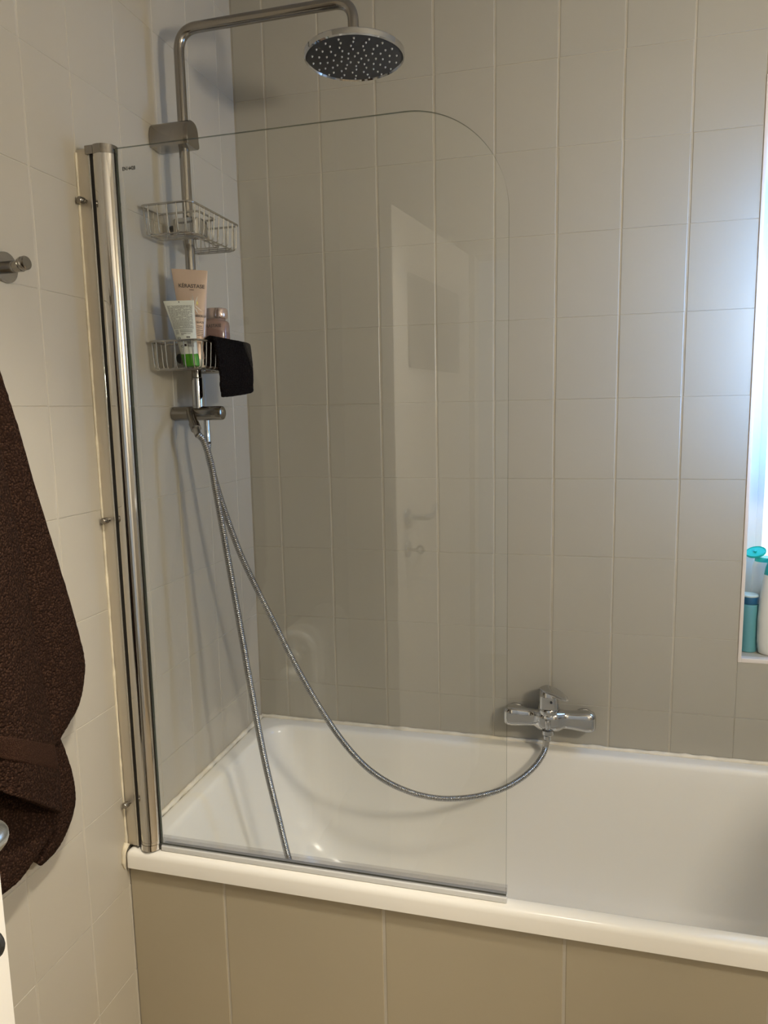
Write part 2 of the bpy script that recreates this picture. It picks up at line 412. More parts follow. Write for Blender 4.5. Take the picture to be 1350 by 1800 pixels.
# ------------------------------------------------------------------ shower column
RX, RY, RR = .066, -.400, .0112
sc = thing('shower_column', 'chrome shower riser pipe with overhead rain head on left wall', 'shower', (0, RY, 1.47))
riser = fillet([(RX, RY, 1.54), (RX, RY, 2.283), (.459, RY, 2.283), (.459, RY, 2.196)], [.046, .040], 12)
b = MB(); b.tube(riser, RR, 20); b.build('riser_pipe', M['chrome_d'], sc)
b = MB(); b.tube([(RX, RY, 1.480), (RX, RY, 1.5465), (RX, RY, 1.548), (RX, RY, 1.5495)], [.0128, .0128, .0126, .0112], 24); b.build('collar', M['chrome'], sc)
# wall bracket: rounded block running out from the wall
def brk(x, k=1):
    out = []
    for (y, z) in [(-.024, -.026), (-.0265, -.012), (-.0255, .004), (-.020, .018), (-.010, .0255), (.004, .0265), (.016, .022), (.0225, .010), (.024, -.006), (.0225, -.026)]:
        out.append(Vector((x, RY-.008+y*k, 2.068+z*k)))
    return spline(out+[out[0]], 5)[:-1]
b = MB(); b.loft([brk(.001, .97), brk(.003, 1), brk(.0915, 1), brk(.0935, .96)]); br = b.build('wall_bracket', M['chrome_d'], sc, angle=45)
# diverter: horizontal cylinder with two outlets
b = MB(); b.lathe([(0, 0), (.0145, .0005), (.0162, .003), (.0162, .122), (.0150, .1255), (.0120, .1275), (0, .128)], (.0015, RY, 1.468), (1, 0, 0), 32)
b.build('diverter_body', M['chrome_d'], sc)
b = MB(); b.tube(spline([(.050, RY-.008, 1.4725), (.058, RY-.020, 1.4660), (.072, RY-.036, 1.4480), (.0755, RY-.040, 1.4440)], 6), .0098, 20); b.build('hose_outlet', M['chrome_d'], sc)
b = MB(); b.tube([(.082, RY+.006, 1.462), (.082, RY+.006, 1.428)], .0068, 20); b.build('lower_outlet', M['chrome'], sc)
# rain head
HC = Vector((.460, RY, 2.1725)); HR = .1020
b = MB(); b.lathe([(0, .006), (HR-.006, .004), (HR-.003, .0), (HR, .002), (HR, .0115), (HR-.002, .0135), (HR-.010, .0145), (.024, .017), (.016, .020), (.0145, .031), (0, .031)], HC, seg=72)
hd = b.build('shower_head', M['chrome'], sc)
b = MB(); b.lathe([(0, .0052), (HR-.0065, .0052), (HR-.0055, .0032), (HR-.009, .0010), (0, .0008)], HC, seg=72); b.build('face_plate', M['rubber'], hd)
nz = MB().lathe([(.0021, 0), (.0019, .0012), (.0011, .0028), (0, .0030)], (0, 0, 0), (0, 0, -1), 10)
first = None
for k, (rad, num) in enumerate(((.014, 5), (.028, 9), (.043, 12), (.057, 15), (.072, 18), (.086, 18))):
    for j in range(num):
        a = 2*PI*(j/num)+k*.37; p = HC+Vector((rad*math.cos(a), rad*math.sin(a), .0009))
        if not first:
            o = nz.build('nozzle', M['nozzle']); first = o
        else:
            o = first.copy(); COL.objects.link(o)
        o.parent = hd; o.matrix_parent_inverse = Matrix.Identity(4); o.location = p-Vector((0, RY, 1.47)); 

# ------------------------------------------------------------------ hoses
def ribbed(pts, r, pitch=.0044):
    q = resample(spline(pts, 24), pitch/4)
    k = [1.0, .98, .86, .80]
    b = MB(); b.tube(q, [r*k[i % 4] for i in range(len(q))], 12); return b
def fitting(pts, rads, name, mt, par):
    b = MB(); b.tube(pts, rads, 20); return b.build(name, mt, par)
h = thing('shower_hose', 'ribbed metal hose hanging from diverter straight down into tub', 'hose', (.077, RY-.042, 1.443))
d = Vector((.018, -.018, -.022)).normalized(); s0 = Vector((.0745, RY-.0390, 1.4455))
fitting([s0, s0+d*.001, s0+d*.019, s0+d*.020], [.0108, .0118, .0118, .0105], 'hose_nut', M['chrome_d'], h)
fitting([s0+d*.018, s0+d*.040], [.0088, .0080], 'ferrule', M['steel'], h)
e0 = s0+d*.038
P1 = [e0, aty(358, 775, -.455), aty(370, 812, -.452), aty(378, 855, -.448), aty(387, 905, -.445), aty(402, 990, -.44), aty(420, 1090, -.435), aty(442, 1215, -.43), aty(466, 1340, -.42), aty(490, 1440, -.41), aty(508, 1512, -.40), aty(530, 1580, -.385)]
P1 += [Vector((.38, -.36, .185)), Vector((.45, -.35, .170)), Vector((.54, -.36, .166))]
ribbed(P1, .0082).build('hose_tube', M['hose'], h, angle=70)
h2 = thing('shower_hose', 'ribbed metal hose looping from riser diverter across to bath tap', 'hose', (.082, RY, 1.43))
fitting([(.082, RY+.006, 1.430), (.082, RY+.006, 1.4285), (.082, RY+.006, 1.402), (.0825, RY+.006, 1.4005)], [.0066, .0072, .0072, .006], 'ferrule', M['chrome'], h2)
P2 = [Vector((.0825, RY+.006, 1.402)), aty(366, 800, -.385), aty(378, 845, -.378), aty(396, 902, -.37), aty(421, 970, -.36), aty(450, 1032, -.35), aty(482, 1095, -.338), aty(520, 1170, -.325), aty(560, 1240, -.31), aty(600, 1300, -.29), aty(640, 1345, -.27),
      aty(680, 1374, -.25), aty(720, 1392, -.23), aty(755, 1401, -.215), aty(790, 1404, -.20), aty(835, 1400, -.175), aty(880, 1388, -.15), aty(915, 1369, -.125), aty(940, 1347, -.105), aty(955, 1325, -.082), aty(960, 1309, -.072)]
ribbed(P2, .0080).build('hose_tube', M['hose'], h2, angle=70)
TC = aty(962, 1295.5, -.068)
fitting([TC+Vector((0, 0, .006)), TC+Vector((0, 0, .005)), TC-Vector((0, 0, .006)), TC-Vector((0, 0, .009)), P2[-1]+Vector((0, 0, .012))], [.0095, .0110, .0110, .0085, .0078], 'hose_nut', M['chrome'], h2)
fitting([P2[-1]+Vector((0, 0, .014)), P2[-1]-Vector((.001, 0, .004))], [.0085, .0086], 'ferrule', M['steel'], h2)

# ------------------------------------------------------------------ wall mixer tap
TX = .8500; TZ = .648
tap = thing('bath_mixer_tap', 'chrome bath mixer tap with single lever on back tiled wall', 'tap', (TX, 0, TZ))
def sup(c, a, bb, x, n=28, p=3.2):
    out = []
    for j in range(n):
        t = 2*PI*j/n; ct, st = math.cos(t), math.sin(t)
        out.append(Vector((x, c[0]+a*math.copysign(abs(ct)**(2/p), ct), c[1]+bb*math.copysign(abs(st)**(2/p), st))))
    return out
half = [(.120, .004, .008), (.119, .010, .017), (.115, .0160, .0235), (.107, .0195, .0270), (.095, .0205, .0275), (.075, .0195, .0255), (.055, .0180, .0235), (.038, .0185, .0230), (.026, .0250, .0270), (.012, .0290, .0285)]
secs = [(-x, a, c) for x, a, c in half]+half[::-1]
b = MB(); b.loft([sup((-.040-(.006 if abs(x) < .03 else 0), TZ), a, c, TX+x) for x, a, c in secs]); b.build('tap_body', M['chrome'], tap, angle=50)
for sx in (-.090, .090):
    b = MB(); b.lathe([(0, .0005), (.0285, .0005), (.0295, .003), (.0290, .009), (.026, .0115), (.020, .0125), (.018, .022), (0, .022)], (TX+sx, 0, TZ-.009), (0, -1, 0), 32); b.build('wall_rosette', M['chrome'], tap)
b = MB(); b.lathe([(0, 0), (.0275, 0), (.0285, .006), (.0285, .012), (.027, .016), (.0255, .018), (0, .018)], (TX-.001, -.047, TZ+.020), (0, -.15, 1), 32); b.build('cartridge_collar', M['chrome'], tap)
# lever: tapered block with a blade reaching out to the front right
lv = MB()
def lev(cx, cy, z, a, bb, n=24, p=3): return [Vector((cx+a*math.copysign(abs(math.cos(2*PI*j/n))**(2/p), math.cos(2*PI*j/n)), cy+bb*math.copysign(abs(math.sin(2*PI*j/n))**(2/p), math.sin(2*PI*j/n)), z)) for j in range(n)]
lv.loft([lev(TX-.001, -.050, TZ+.036, .0265, .0240), lev(TX-.001, -.051, TZ+.050, .0262, .0240), lev(TX-.002, -.053, TZ+.066, .0240, .0230), lev(TX-.002, -.054, TZ+.082, .0205, .0205), lev(TX-.003, -.054, TZ+.0875, .0165, .0165), lev(TX-.003, -.054, TZ+.0885, .005, .006)])
ctr = [(TX-.014, -.046, TZ+.0865), (TX+.004, -.062, TZ+.0850), (TX+.022, -.078, TZ+.0820), (TX+.038, -.093, TZ+.0785), (TX+.046, -.100, TZ+.0765)]
dirv = Vector((.7, -.7, -.2)).normalized(); sd = Vector((.7, .7, 0)).normalized(); upv = sd.cross(dirv)
rg = []
for (p, wd, th) in zip(ctr, (.018, .022, .0185, .013, .005), (.006, .0065, .006, .0045, .0025)):
    rg.append([Vector(p)+sd*wd*math.cos(2*PI*j/20)+upv*th*math.sin(2*PI*j/20) for j in range(20)])
lv.loft(rg); lev_o = lv.build('lever_handle', M['chrome'], tap, angle=50)
b = MB(); b.lathe([(0, 0), (.0032, 0), (.0032, .0012), (0, .0012)], (TX+.006, -.0765, TZ+.058), (.25, -1, .05), 12); b.build('temperature_dot', M['rubber'], lev_o)
b = MB(); b.lathe([(0, 0), (.0066, .001), (.0076, .003), (.0076, .018), (.006, .021), (.006, .026), (0, .026)], (TX-.002, -.079, TZ+.012), (0, 0, -1), 20)
b.lathe([(0, 0), (.0045, 0), (.0045, .012), (0, .012)], (TX-.002, -.066, TZ+.002), (0, -1, 0), 16); b.build('diverter_knob', M['chrome'], tap)
b = MB(); b.lathe([(.016, 0), (.0165, .004), (.0165, .0095), (.0145, .012), (.0120, .0125), (0, .0125)], (TX-.002, -.066, TZ-.022), (0, 0, -1), 28); b.build('bath_outlet', M['chrome'], tap)

# ------------------------------------------------------------------ wire baskets on the riser
def basket(zr, label):
    fz_ = zr-.058
    bk = thing('wire_basket', label, 'basket', (RX, RY, fz_), 'wire baskets on the shower riser')
    def plan(i, z):
        p = [(.010+i, -.502+i), (.131-i, -.502+i), (.131-i, -.278-i), (.010+i, -.278-i), (.010+i, -.348+i), (.106+i*.2, -.348+i), (.106+i*.2, -.428-i), (.010+i, -.428-i)]
        return fillet_closed([(x, y, z) for x, y in p], [.016, .016, .016, .016, .010, .008, .008, .010], 5)
    b = MB(); b.tube(plan(0, zr), .0025, 8, closed=True); b.build('rim_wire', M['wire'], bk)
    b = MB(); b.tube(plan(.010, fz_), .0018, 8, closed=True); b.build('base_wire', M['wire'], bk)
    def upr(p, q):
        p = Vector((*p, zr)); q = Vector((*q, fz_)); m = Vector((p.x+(q.x-p.x)*.25, p.y+(q.y-p.y)*.25, fz_+.014)); c = Vector((p.x+(q.x-p.x)*.45, p.y+(q.y-p.y)*.45, fz_+.003))
        b = MB(); b.tube([p]+spline([m, c, q], 5), .00135, 6); b.build('upright_wire', M['wire'], bk)
    for x in (.030, .052, .074, .096, .116):
        upr((x, -.502), (x, -.490)); upr((x, -.278), (x, -.290))
    for y in (-.486, -.466, -.446, -.424, -.402, -.380, -.357, -.335, -.314, -.294): upr((.131, y), (.119, y))
    for y in (-.486, -.470, -.450, -.330, -.314, -.296): upr((.010, y), (.021, y))
    for x in (.030, .052, .074, .094): upr((x, -.428), (x, -.4345)); upr((x, -.348), (x, -.336))
    for x0, x1, y in ((.020, .121, -.478), (.020, .121, -.462), (.020, .121, -.448), (.108, .121, -.41), (.108, .121, -.385), (.108, .121, -.36), (.020, .121, -.325), (.020, .121, -.308)):
        b = MB(); b.tube([(x0, y, fz_-.001), (x1, y, fz_-.001)], .0015, 6); b.build('floor_wire', M['wire'], bk)
    b = MB()
    ring = lambda z, e: rrect(.036+e, .104-e, -.426+e, -.372-e, .016, z)
    b.loft([ring(zr-.046, .002), ring(zr-.044, 0), ring(zr-.012, 0), ring(zr-.010, .002)]); b.build('clamp', M['chrome'], bk)
    b = MB(); b.lathe([(0, 0), (.010, 0), (.011, .002), (.011, .012), (.009, .014), (0, .014)], (.037, -.402, zr-.030), (-1, 0, 0), 20); b.build('clamp_knob', M['black'], bk)
    return bk
basket(1.903, 'upper wire basket on the riser, standing empty')
basket(1.623, 'lower wire basket on the riser, holding tubes and bottle')
FZ = 1.623-.058+.0025

# ------------------------------------------------------------------ products
def tube_surf(base, top, dirw, w_top, a_bot, b_bot, z_frac=1):
    """squeezed tube: oval foot, flat crimped end; returns surf(u,v,off): u in -1..1 across the front, v 0..1 upward"""
    base, top, dirw = Vector(base), Vector(top), Vector(dirw).normalized()
    up = (top-base).normalized(); nrm = dirw.cross(up).normalized()
    if nrm.dot(CAM-base) < 0: nrm = -nrm
    def ring(v, ang, off=0):
        k = min(1, max(0, v)); a = a_bot+(w_top-a_bot)*k**1.15; bb = b_bot*(1-k**1.5)+.0012
        c = base.lerp(top, v)
        p = c+dirw*(a+off)*math.cos(ang)+nrm*(bb+off)*math.sin(ang)
        return p
    def surf(u, v, off=.0005):
        k = v; a = a_bot+(w_top-a_bot)*k**1.15; bb = b_bot*(1-k**1.5)+.0012
        return base.lerp(top, v)+dirw*a*u+nrm*(bb*math.sqrt(max(0, 1-u*u))+off)
    return ring, surf, up, nrm, dirw
def tube_body(ring, v0, v1, n=28, seg=40):
    b = MB(); b.loft([[ring(v0+(v1-v0)*i/n, 2*PI*j/seg) for j in range(seg)] for i in range(n+1)]); return b
def on_surf(body, size, surf, u0, v0, W, H, align='CENTER', squash=1):
    v, f = text_geo(body, size, align, size*.022); b = MB()
    b.add([surf(u0+p.x*squash/W, v0+p.y/H) for p in v], f); return b
def bars(b, surf, u0, u1, v0, v1):
    n = 8; q = []
    for i in range(n+1):
        u = u0+(u1-u0)*i/n; q += [surf(u, v0), surf(u, v1)]
    b.add(q, [[2*i, 2*i+2, 2*i+3, 2*i+1] for i in range(n)])
M['beige'] = mat('pearl beige tube', (.56, .41, .315), .27, metal=.25, coat=.3)
M['ink'] = mat('dark brown ink', (.035, .022, .018), .5)
M['inkg'] = mat('grey ink', (.15, .155, .15), .6)
M['silver'] = mat('silver foil star', (.75, .78, .82), .15, metal=.9)
M['gold'] = mat('gold foil drop', (.85, .72, .25), .25, metal=.6)
M['white_tube'] = mat('white tube plastic', (.74, .76, .69), .38)
M['green'] = mat('green cap plastic', (.075, .31, .015), .35)
M['cap_b'] = mat('beige cap plastic', (.72, .62, .50), .35)

base = Vector((.095, -.4525, FZ+.018)); top = Vector((.0865, -.4430, 1.7785))
ct = thing('conditioner_tube', 'tall beige squeeze tube standing crimp up in the lower basket', 'tube', (base.x, base.y, FZ))
ring, surf, up, nrm, dw = tube_surf(base, top, (.90, .43, -.04), .0385, .0225, .0140)
tube_body(ring, .0, .955).build('tube_body', M['beige'], ct, angle=60)
b = MB(); b.loft([[ring(.955+.045*i/2, 2*PI*j/40) for j in range(40)] for i in range(3)]); b.build('crimp', M['beige'], ct, angle=60)
q = [[base+dw*(a*math.cos(2*PI*j/32))+nrm*(c*math.sin(2*PI*j/32))-up*dz for j in range(32)] for a, c, dz in ((.019, .0118, .0175), (.020, .0126, .016), (.0215, .0135, .0), (.0215, .0135, -.0005))]
b = MB(); b.loft(q); b.build('flip_cap', M['cap_b'], ct)
W, H = .032, (top-base).length
on_surf('KÉRASTASE', .0112, surf, .06, .795, W, H, squash=.88).build('lettering', M['ink'], ct)
on_surf('PARIS', .0035, surf, .06, .765, W, H).build('lettering', M['ink'], ct)
on_surf('GLOSS ABSOLU', .0068, surf, .16, .47, .030, H).build('lettering', M['ink'], ct)
on_surf('BAIN GLAZE', .0058, surf, .30, .40, .030, H).build('lettering', M['ink'], ct)
b = MB()
for v0, wd in ((.365, .5), (.345, .55), (.318, .6), (.298, .6), (.276, .6), (.258, .5)): bars(b, surf, .45-wd/2+.1, .45+wd/2, v0, v0+.006)
b.build('small_print', M['ink'], ct)
def streak(b, u0, v0, u1, v1, w):
    dx, dy = (u1-u0), (v1-v0); px, py = -dy*6, dx/6; L = math.hypot(px*.032, py*.2) or 1; px, py = px*w/L, py*w/L
    mu, mv = (u0+u1)/2, (v0+v1)/2
    b.add([surf(u0, v0), surf(mu+px, mv+py), surf(u1, v1), surf(mu-px, mv-py)], [[0, 1, 2, 3]])
b = MB(); streak(b, .06, .72, .16, .58, .0012); streak(b, .42, .71, .16, .58, .0012); streak(b, -.06, .70, .16, .56, .001); streak(b, .16, .60, .75, .53, .0012); streak(b, .16, .58, .45, .50, .0012)
b.build('star_emblem', M['silver'], ct)
b = MB(); streak(b, .36, .655, .40, .595, .0022); b.build('foil_drop', M['gold'], ct)

base = Vector((.0985, -.4835, FZ+.026)); top = Vector((.0765, -.4790, 1.7085))
wt = thing('skincare_tube', 'small white squeeze tube with green cap leaning in lower basket', 'tube', (base.x, base.y, FZ))
ring, surf, up, nrm, dw = tube_surf(base, top, (.93, .33, .02), .0325, .0180, .0110)
tube_body(ring, 0, .945).build('tube_body', M['white_tube'], wt, angle=60)
b = MB(); b.loft([[ring(.945+.055*i/2, 2*PI*j/40) for j in range(40)] for i in range(3)]); b.build('crimp', M['white_tube'], wt, angle=60)
q = [[base+dw*(a*math.cos(2*PI*j/36))+nrm*(c*math.sin(2*PI*j/36))-up*dz for j in range(36)] for a, c, dz in ((.0150, .0082, .0255), (.0165, .0095, .024), (.0186, .0114, .006), (.0188, .0116, .001), (.0186, .0114, -.0012))]
b = MB(); b.loft(q); b.build('flip_cap', M['green'], wt)
b = MB(); H = (top-base).length; rnd = random.Random(3)
vv = .90
while vv > .46:
    uu = -.86
    while uu < .80:
        wd = rnd.uniform(.05, .22); u2 = min(uu+wd, .84)
        if rnd.random() > .06: bars(b, surf, uu, u2, vv, vv+.0075)
        uu = u2+.028
    vv -= .0165
for v0 in (.445, .43, .415, .400, .385, .372):
    bars(b, surf, -.80, -.50, v0, v0+.006)
    if v0 > .39: bars(b, surf, -.38, .75, v0, v0+.006)
b.build('small_print', M['inkg'], wt)
b = MB(); bars(b, surf, -.02, .04, .960, .985); b.build('crimp_mark', M['ink'], wt)
b = MB()
bars(b, surf, -.35, .20, .372, .381); bars(b, surf, .25, .55, .372, .378); bars(b, surf, -.35, -.1, .350, .357)
for k in range(9): bars(b, surf, .10, .72, .225-.012*k, .231-.012*k+(.003 if k % 3 == 0 else 0))
bars(b, surf, -.30, -.02, .14, .185)
for k in range(3): bars(b, surf, .12+.12*k, .20+.12*k, .295, .325)
b.build('barcode', M['ink'], wt)
b = MB()
for cu, cv in ((-.62, .298), (-.52, .145)):
    ringp = [(cu+.16*math.cos(2*PI*j/16), cv+.022*math.sin(2*PI*j/16)) for j in range(17)]; inn = [(cu+.10*math.cos(2*PI*j/16), cv+.014*math.sin(2*PI*j/16)) for j in range(17)]
    b.add([surf(*p) for p in ringp]+[surf(*p) for p in inn], [[j, j+1, 18+j, 17+j] for j in range(16)])
b.build('recycling_mark', M['inkg'], wt)

M['pink'] = mat('pink translucent bottle', (.50, .30, .25), .10, trans=.5, coat=.4)
M['liquid'] = mat('rose shampoo', (.30, .14, .10), .2)
M['rose'] = mat('rose metallic cap', (.74, .58, .53), .16, metal=.85)
pc = Vector((.0765, -.3130, FZ))
pk = thing('shampoo_bottle', 'pink transparent shampoo bottle with rose metal cap behind the tubes', 'bottle', pc)
def oval(z, a, c): return [Vector((pc.x+a*math.copysign(abs(math.cos(t))**.75, math.cos(t)), pc.y+c*math.copysign(abs(math.sin(t))**.75, math.sin(t)), pc.z+z)) for t in [2*PI*j/40 for j in range(40)]]
b = MB(); b.loft([oval(0, .029, .020), oval(.003, .0315, .022), oval(.104, .0312, .022), oval(.112, .0300, .0212), oval(.116, .0265, .019), oval(.1175, .0225, .0165), oval(.121, .0220, .016)]); b.build('bottle_body', M['pink'], pk, angle=50)
b = MB(); b.loft([oval(.003, .0285, .019), oval(.083, .0285, .019)]); b.build('liquid', M['liquid'], pk)
b = MB(); b.loft([oval(.1205, .0245, .0180), oval(.123, .0275, .0195), oval(.128, .0282, .0200), oval(.140, .0280, .0198), oval(.1445, .0260, .018), oval(.146, .020, .013)]); b.build('bottle_cap', M['rose'], pk, angle=50)
v, f = text_geo('KÉRASTASE', .0102, 'CENTER', .0002); b = MB()
b.add([Vector((pc.x-.001+p.x*.98, pc.y-.0222-.0004, pc.z+.100+p.y)) for p in v], f); b.build('lettering', M['ink'], pk)

# black cloth over the right rim of the lower basket
def sheet(name, Pf, nu, nv, mt, par=None, thick=.006, noise=.0012, sub=1):
    b = MB(); vs = []
    for i in range(nv+1):
        for j in range(nu+1): vs.append(Vector(Pf(j/nu, i/nv)))
    b.add(vs, [[i*(nu+1)+j, i*(nu+1)+j+1, (i+1)*(nu+1)+j+1, (i+1)*(nu+1)+j] for i in range(nv) for j in range(nu)])
    o = b.build(name, mt, par, angle=180)
    m = o.modifiers.new('thickness', 'SOLIDIFY'); m.thickness = thick; m.offset = 0
    m = o.modifiers.new('smooth', 'SUBSURF'); m.levels = sub; m.render_levels = sub
    if noise:
        tx = bpy.data.textures.new('pile', 'CLOUDS'); tx.noise_scale = .004
        m = o.modifiers.new('pile', 'DISPLACE'); m.texture = tx; m.strength = noise*2; m.mid_level = .5
    return o
yL, yR = -.452, -.270
def clothP(u, v):
    # v 0 inside the basket -> over the rim -> 1 outer hem
    y = yL+(yR-yL)*u
    s = v*.193
    if s < .055: x, z = .1135+.007*(s/.055)**3, 1.572+s
    elif s < .073: a = (s-.055)/.018*PI; x = .131-.0105*math.cos(a); z = 1.6265+.0065*math.sin(a)
    else: x, z = .1415+.004*math.sin((s-.073)*22)+.0025*math.sin(u*9+1)*(s-.07)*8, 1.6265-(s-.073)
    if v > .4:
        y += .012*(v-.4)/.6*(1-u)*1.1 - .002*math.sin(v*30)*(1-u)
        z -= .004*math.sin(u*PI)*(v-.4) - .010*u*(v-.4)/.6 + (.004*(1-u)*(v > .98))
    x += .0005*math.sin(y*900+z*300)
    return (x, y, z)
o = sheet('washcloth', clothP, 40, 60, M['cloth'], thick=.006, noise=.0014)
tag(o, 'black terry washcloth draped over the right rim of lower basket', 'washcloth')
b = MB()
hemv = [Vector(clothP(.04+.92*k/30, .90))+Vector((.0036, 0, 0)) for k in range(31)]
b.tube(hemv, .0009, 6); hemv2 = [p-Vector((0, 0, .0045)) for p in hemv]; b.tube(hemv2, .0009, 6)
b.build('hem_stitch', M['cloth'], o)

# ------------------------------------------------------------------ towel and hooks on the left wall
def wall_hook(y, z, label):
    t = thing('wall_hook', label, 'hook', (0, y, z), 'hooks on the left wall')
    b = MB(); b.lathe([(0, .0005), (.0245, .0005), (.0250, .002), (.0245, .0045), (.0, .0045)], (0, y, z), (1, 0, 0), 40); b.build('rosette', M['chrome_d'], t)
    b = MB(); b.lathe([(0, 0), (.0098, 0), (.0098, .016), (.0088, .0165), (.0088, .030), (0, .030)], (.004, y, z), (1, 0, 0), 28); b.build('post', M['chrome_d'], t)
    b = MB(); b.lathe([(0, 0), (.0095, .0), (.0112, .004), (.0112, .007), (.0102, .008), (.0112, .009), (.0112, .0125), (.0098, .0145), (0, .0145)], (.031, y-.001, z+.003), (1, 0, .12), 28); b.build('knob', M['chrome_d'], t)
    return t
wall_hook(-.889, 1.710, 'small round steel hook on left wall, nothing hanging from it')
wall_hook(-1.085, 1.710, 'steel hook on left wall under the near end of the brown towel')
wall_hook(-1.285, 1.710, 'added unseen steel hook under the extra towel fold, nearest the door')

def curve(pts):
    def g(v):
        for a, c in zip(pts, pts[1:]):
            if v <= c[1] or c is pts[-1]:
                t = (v-a[1])/(c[1]-a[1]); return a[0]+(c[0]-a[0])*t
    return g
def smoothed(pts, k=10):
    s = spline([(p[0], p[1], 0) for p in pts], k); return [(p.x, p.y) for p in s]
tw = thing('bath_towel', 'dark brown terry bath towel hanging in folds on left wall', 'towel', (0, -1.085, .7))
def fold(Lp, Rp, x0, xe, amp, ph, bot=None, nv=60, nu=26, topy=None, mt=None, name='towel_fold', thick=.010, freq=2.3, noise=.0012):
    Lp, Rp = smoothed(Lp), smoothed(Rp)
    nL, nR = len(Lp), len(Rp)
    def at(q, t):
        f_ = t*(len(q)-1); i = min(int(f_), len(q)-2); k = f_-i
        return q[i][0]+(q[i+1][0]-q[i][0])*k, q[i][1]+(q[i+1][1]-q[i][1])*k
    def P(u, v):
        a, c = at(Lp, v), at(Rp, v)
        px, py = a[0]+(c[0]-a[0])*u, a[1]+(c[1]-a[1])*u
        x = x0+(xe-x0)*max(0, (u-.55)/.45)**2 + amp*math.sin(u*freq*PI+ph)*min(1, v*3+.15)*.5 + .003*math.sin(u*13+v*5)
        x *= min(1, .45+v*2.2) if v < .25 else 1
        return atx(px, py, max(x, .012))
    return sheet(name, P, nu, nv, mt or M['towel'], tw, thick=thick, noise=noise)
apexL, apexR = (-92, 470), (-70, 476)
fold([(-410, 415), (-410, 640), (-385, 800), (-372, 1000), (-350, 1100)], [(-70, 478), (-62, 640), (-60, 800), (-60, 1000), (-60, 1150)], .050, .050, .012, .8, nv=40)  # unseen extra fold, added to darken the screen's reflection over the washcloth
# rear drape that shows at the right, with the bulging right edge
fold([apexL, (-110, 800), (-100, 1100), (-40, 1300), (40, 1350)], [apexR, (-33, 560), (0, 660), (30, 752), (62, 862), (100, 985), (128, 1080), (146, 1150), (147, 1188), (138, 1235), (118, 1272), (97, 1306)], .050, .030, .020, .4)
# third layer peeking out below it
fold([(-60, 1150), (-40, 1300), (20, 1420), (58, 1513)], [(60, 1200), (100, 1290), (118, 1335), (128, 1372), (130, 1415), (118, 1455), (98, 1492), (68, 1521)], .030, .020, .010, 1.0, nv=40)
# underside hanging below the front hem
fold([(-140, 1250), (-140, 1400), (-120, 1530), (-60, 1608)], [(90, 1330), (104, 1400), (104, 1436), (84, 1475), (56, 1515), (34, 1545), (0, 1572), (-30, 1595)], .048, .040, .012, .2, nv=40)
# front drape with woven band and hem
FL = [apexL, (-150, 700), (-170, 1000), (-150, 1250), (-120, 1345)]
FR = [(-84, 478), (-50, 600), (-12, 745), (22, 905), (48, 1050), (66, 1160), (82, 1245), (95, 1310), (104, 1370), (106, 1430)]
fr = fold(FL, FR, .090, .062, .018, 2.2, nv=70)
# woven band and rolled hem on the front drape
def band(v0, v1, name, mt, off, thick):
    Lp, Rp = smoothed(FL), smoothed(FR)
    def at(q, t):
        f_ = t*(len(q)-1); i = min(int(f_), len(q)-2); k = f_-i
        return q[i][0]+(q[i+1][0]-q[i][0])*k, q[i][1]+(q[i+1][1]-q[i][1])*k
    def P(u, v):
        v = v0+(v1-v0)*v
        a, c = at(Lp, v), at(Rp, v); px, py = a[0]+(c[0]-a[0])*u, a[1]+(c[1]-a[1])*u
        x = .090+(.062-.090)*max(0, (u-.55)/.45)**2 + .018*math.sin(u*2.3*PI+2.2)*.5 + .003*math.sin(u*13+v*5) + off
        return atx(px, py, x)
    return sheet(name, P, 26, 8, mt, tw, thick=thick, noise=.0004)
band(.775, .862, 'woven_band', M['towel_band'], .0025, .009)
band(.965, 1.0, 'hem', M['towel'], .0015, .013)

# ------------------------------------------------------------------ bottles on the sill
M['teal'] = mat('turquoise cap plastic', (.02, .50, .46), .3)
M['teal_d'] = mat('teal cap plastic', (.02, .38, .36), .3)
M['teal_b'] = mat('blue green bottle', (.11, .31, .34), .25, coat=.3)
M['navy'] = mat('dark blue cap', (.02, .10, .20), .3)
M['lid'] = mat('pale translucent lid', (.55, .68, .66), .25)
M['bot_w'] = mat('white bottle plastic', (.78, .78, .74), .28, coat=.2)
def ovalb(c, z, a, d): return [Vector((c[0]+a*math.cos(2*PI*j/36), c[1]+d*math.sin(2*PI*j/36), c[2]+z)) for j in range(36)]
c = (1.4035, .050, WZ0)
t = thing('shampoo_bottle', 'white shampoo bottle with teal cap at the front of window sill', 'bottle', c, 'bottles on the window sill')
b = MB(); b.loft([ovalb(c, 0, .030, .019), ovalb(c, .004, .037, .023), ovalb(c, .03, .0415, .026), ovalb(c, .09, .0425, .0265), ovalb(c, .15, .0395, .025), ovalb(c, .195, .034, .022), ovalb(c, .207, .0325, .0215)]); b.build('bottle_body', M['bot_w'], t, angle=50)
b = MB(); b.loft([ovalb(c, .207, .0328, .0218), ovalb(c, .225, .0300, .0205), ovalb(c, .243, .0245, .0175), ovalb(c, .254, .0165, .012), ovalb(c, .258, .006, .005)]); b.build('bottle_cap', M['teal_d'], t, angle=50)
c = (1.385, .112, WZ0)
t = thing('shampoo_bottle', 'white shampoo bottle with open turquoise flip cap, behind on sill', 'bottle', c, 'bottles on the window sill')
b = MB(); b.loft([ovalb(c, 0, .022, .017), ovalb(c, .004, .0265, .021), ovalb(c, .06, .0290, .022), ovalb(c, .16, .0290, .022), ovalb(c, .215, .0285, .0215), ovalb(c, .228, .024, .019)]); b.build('bottle_body', M['bot_w'], t, angle=50)
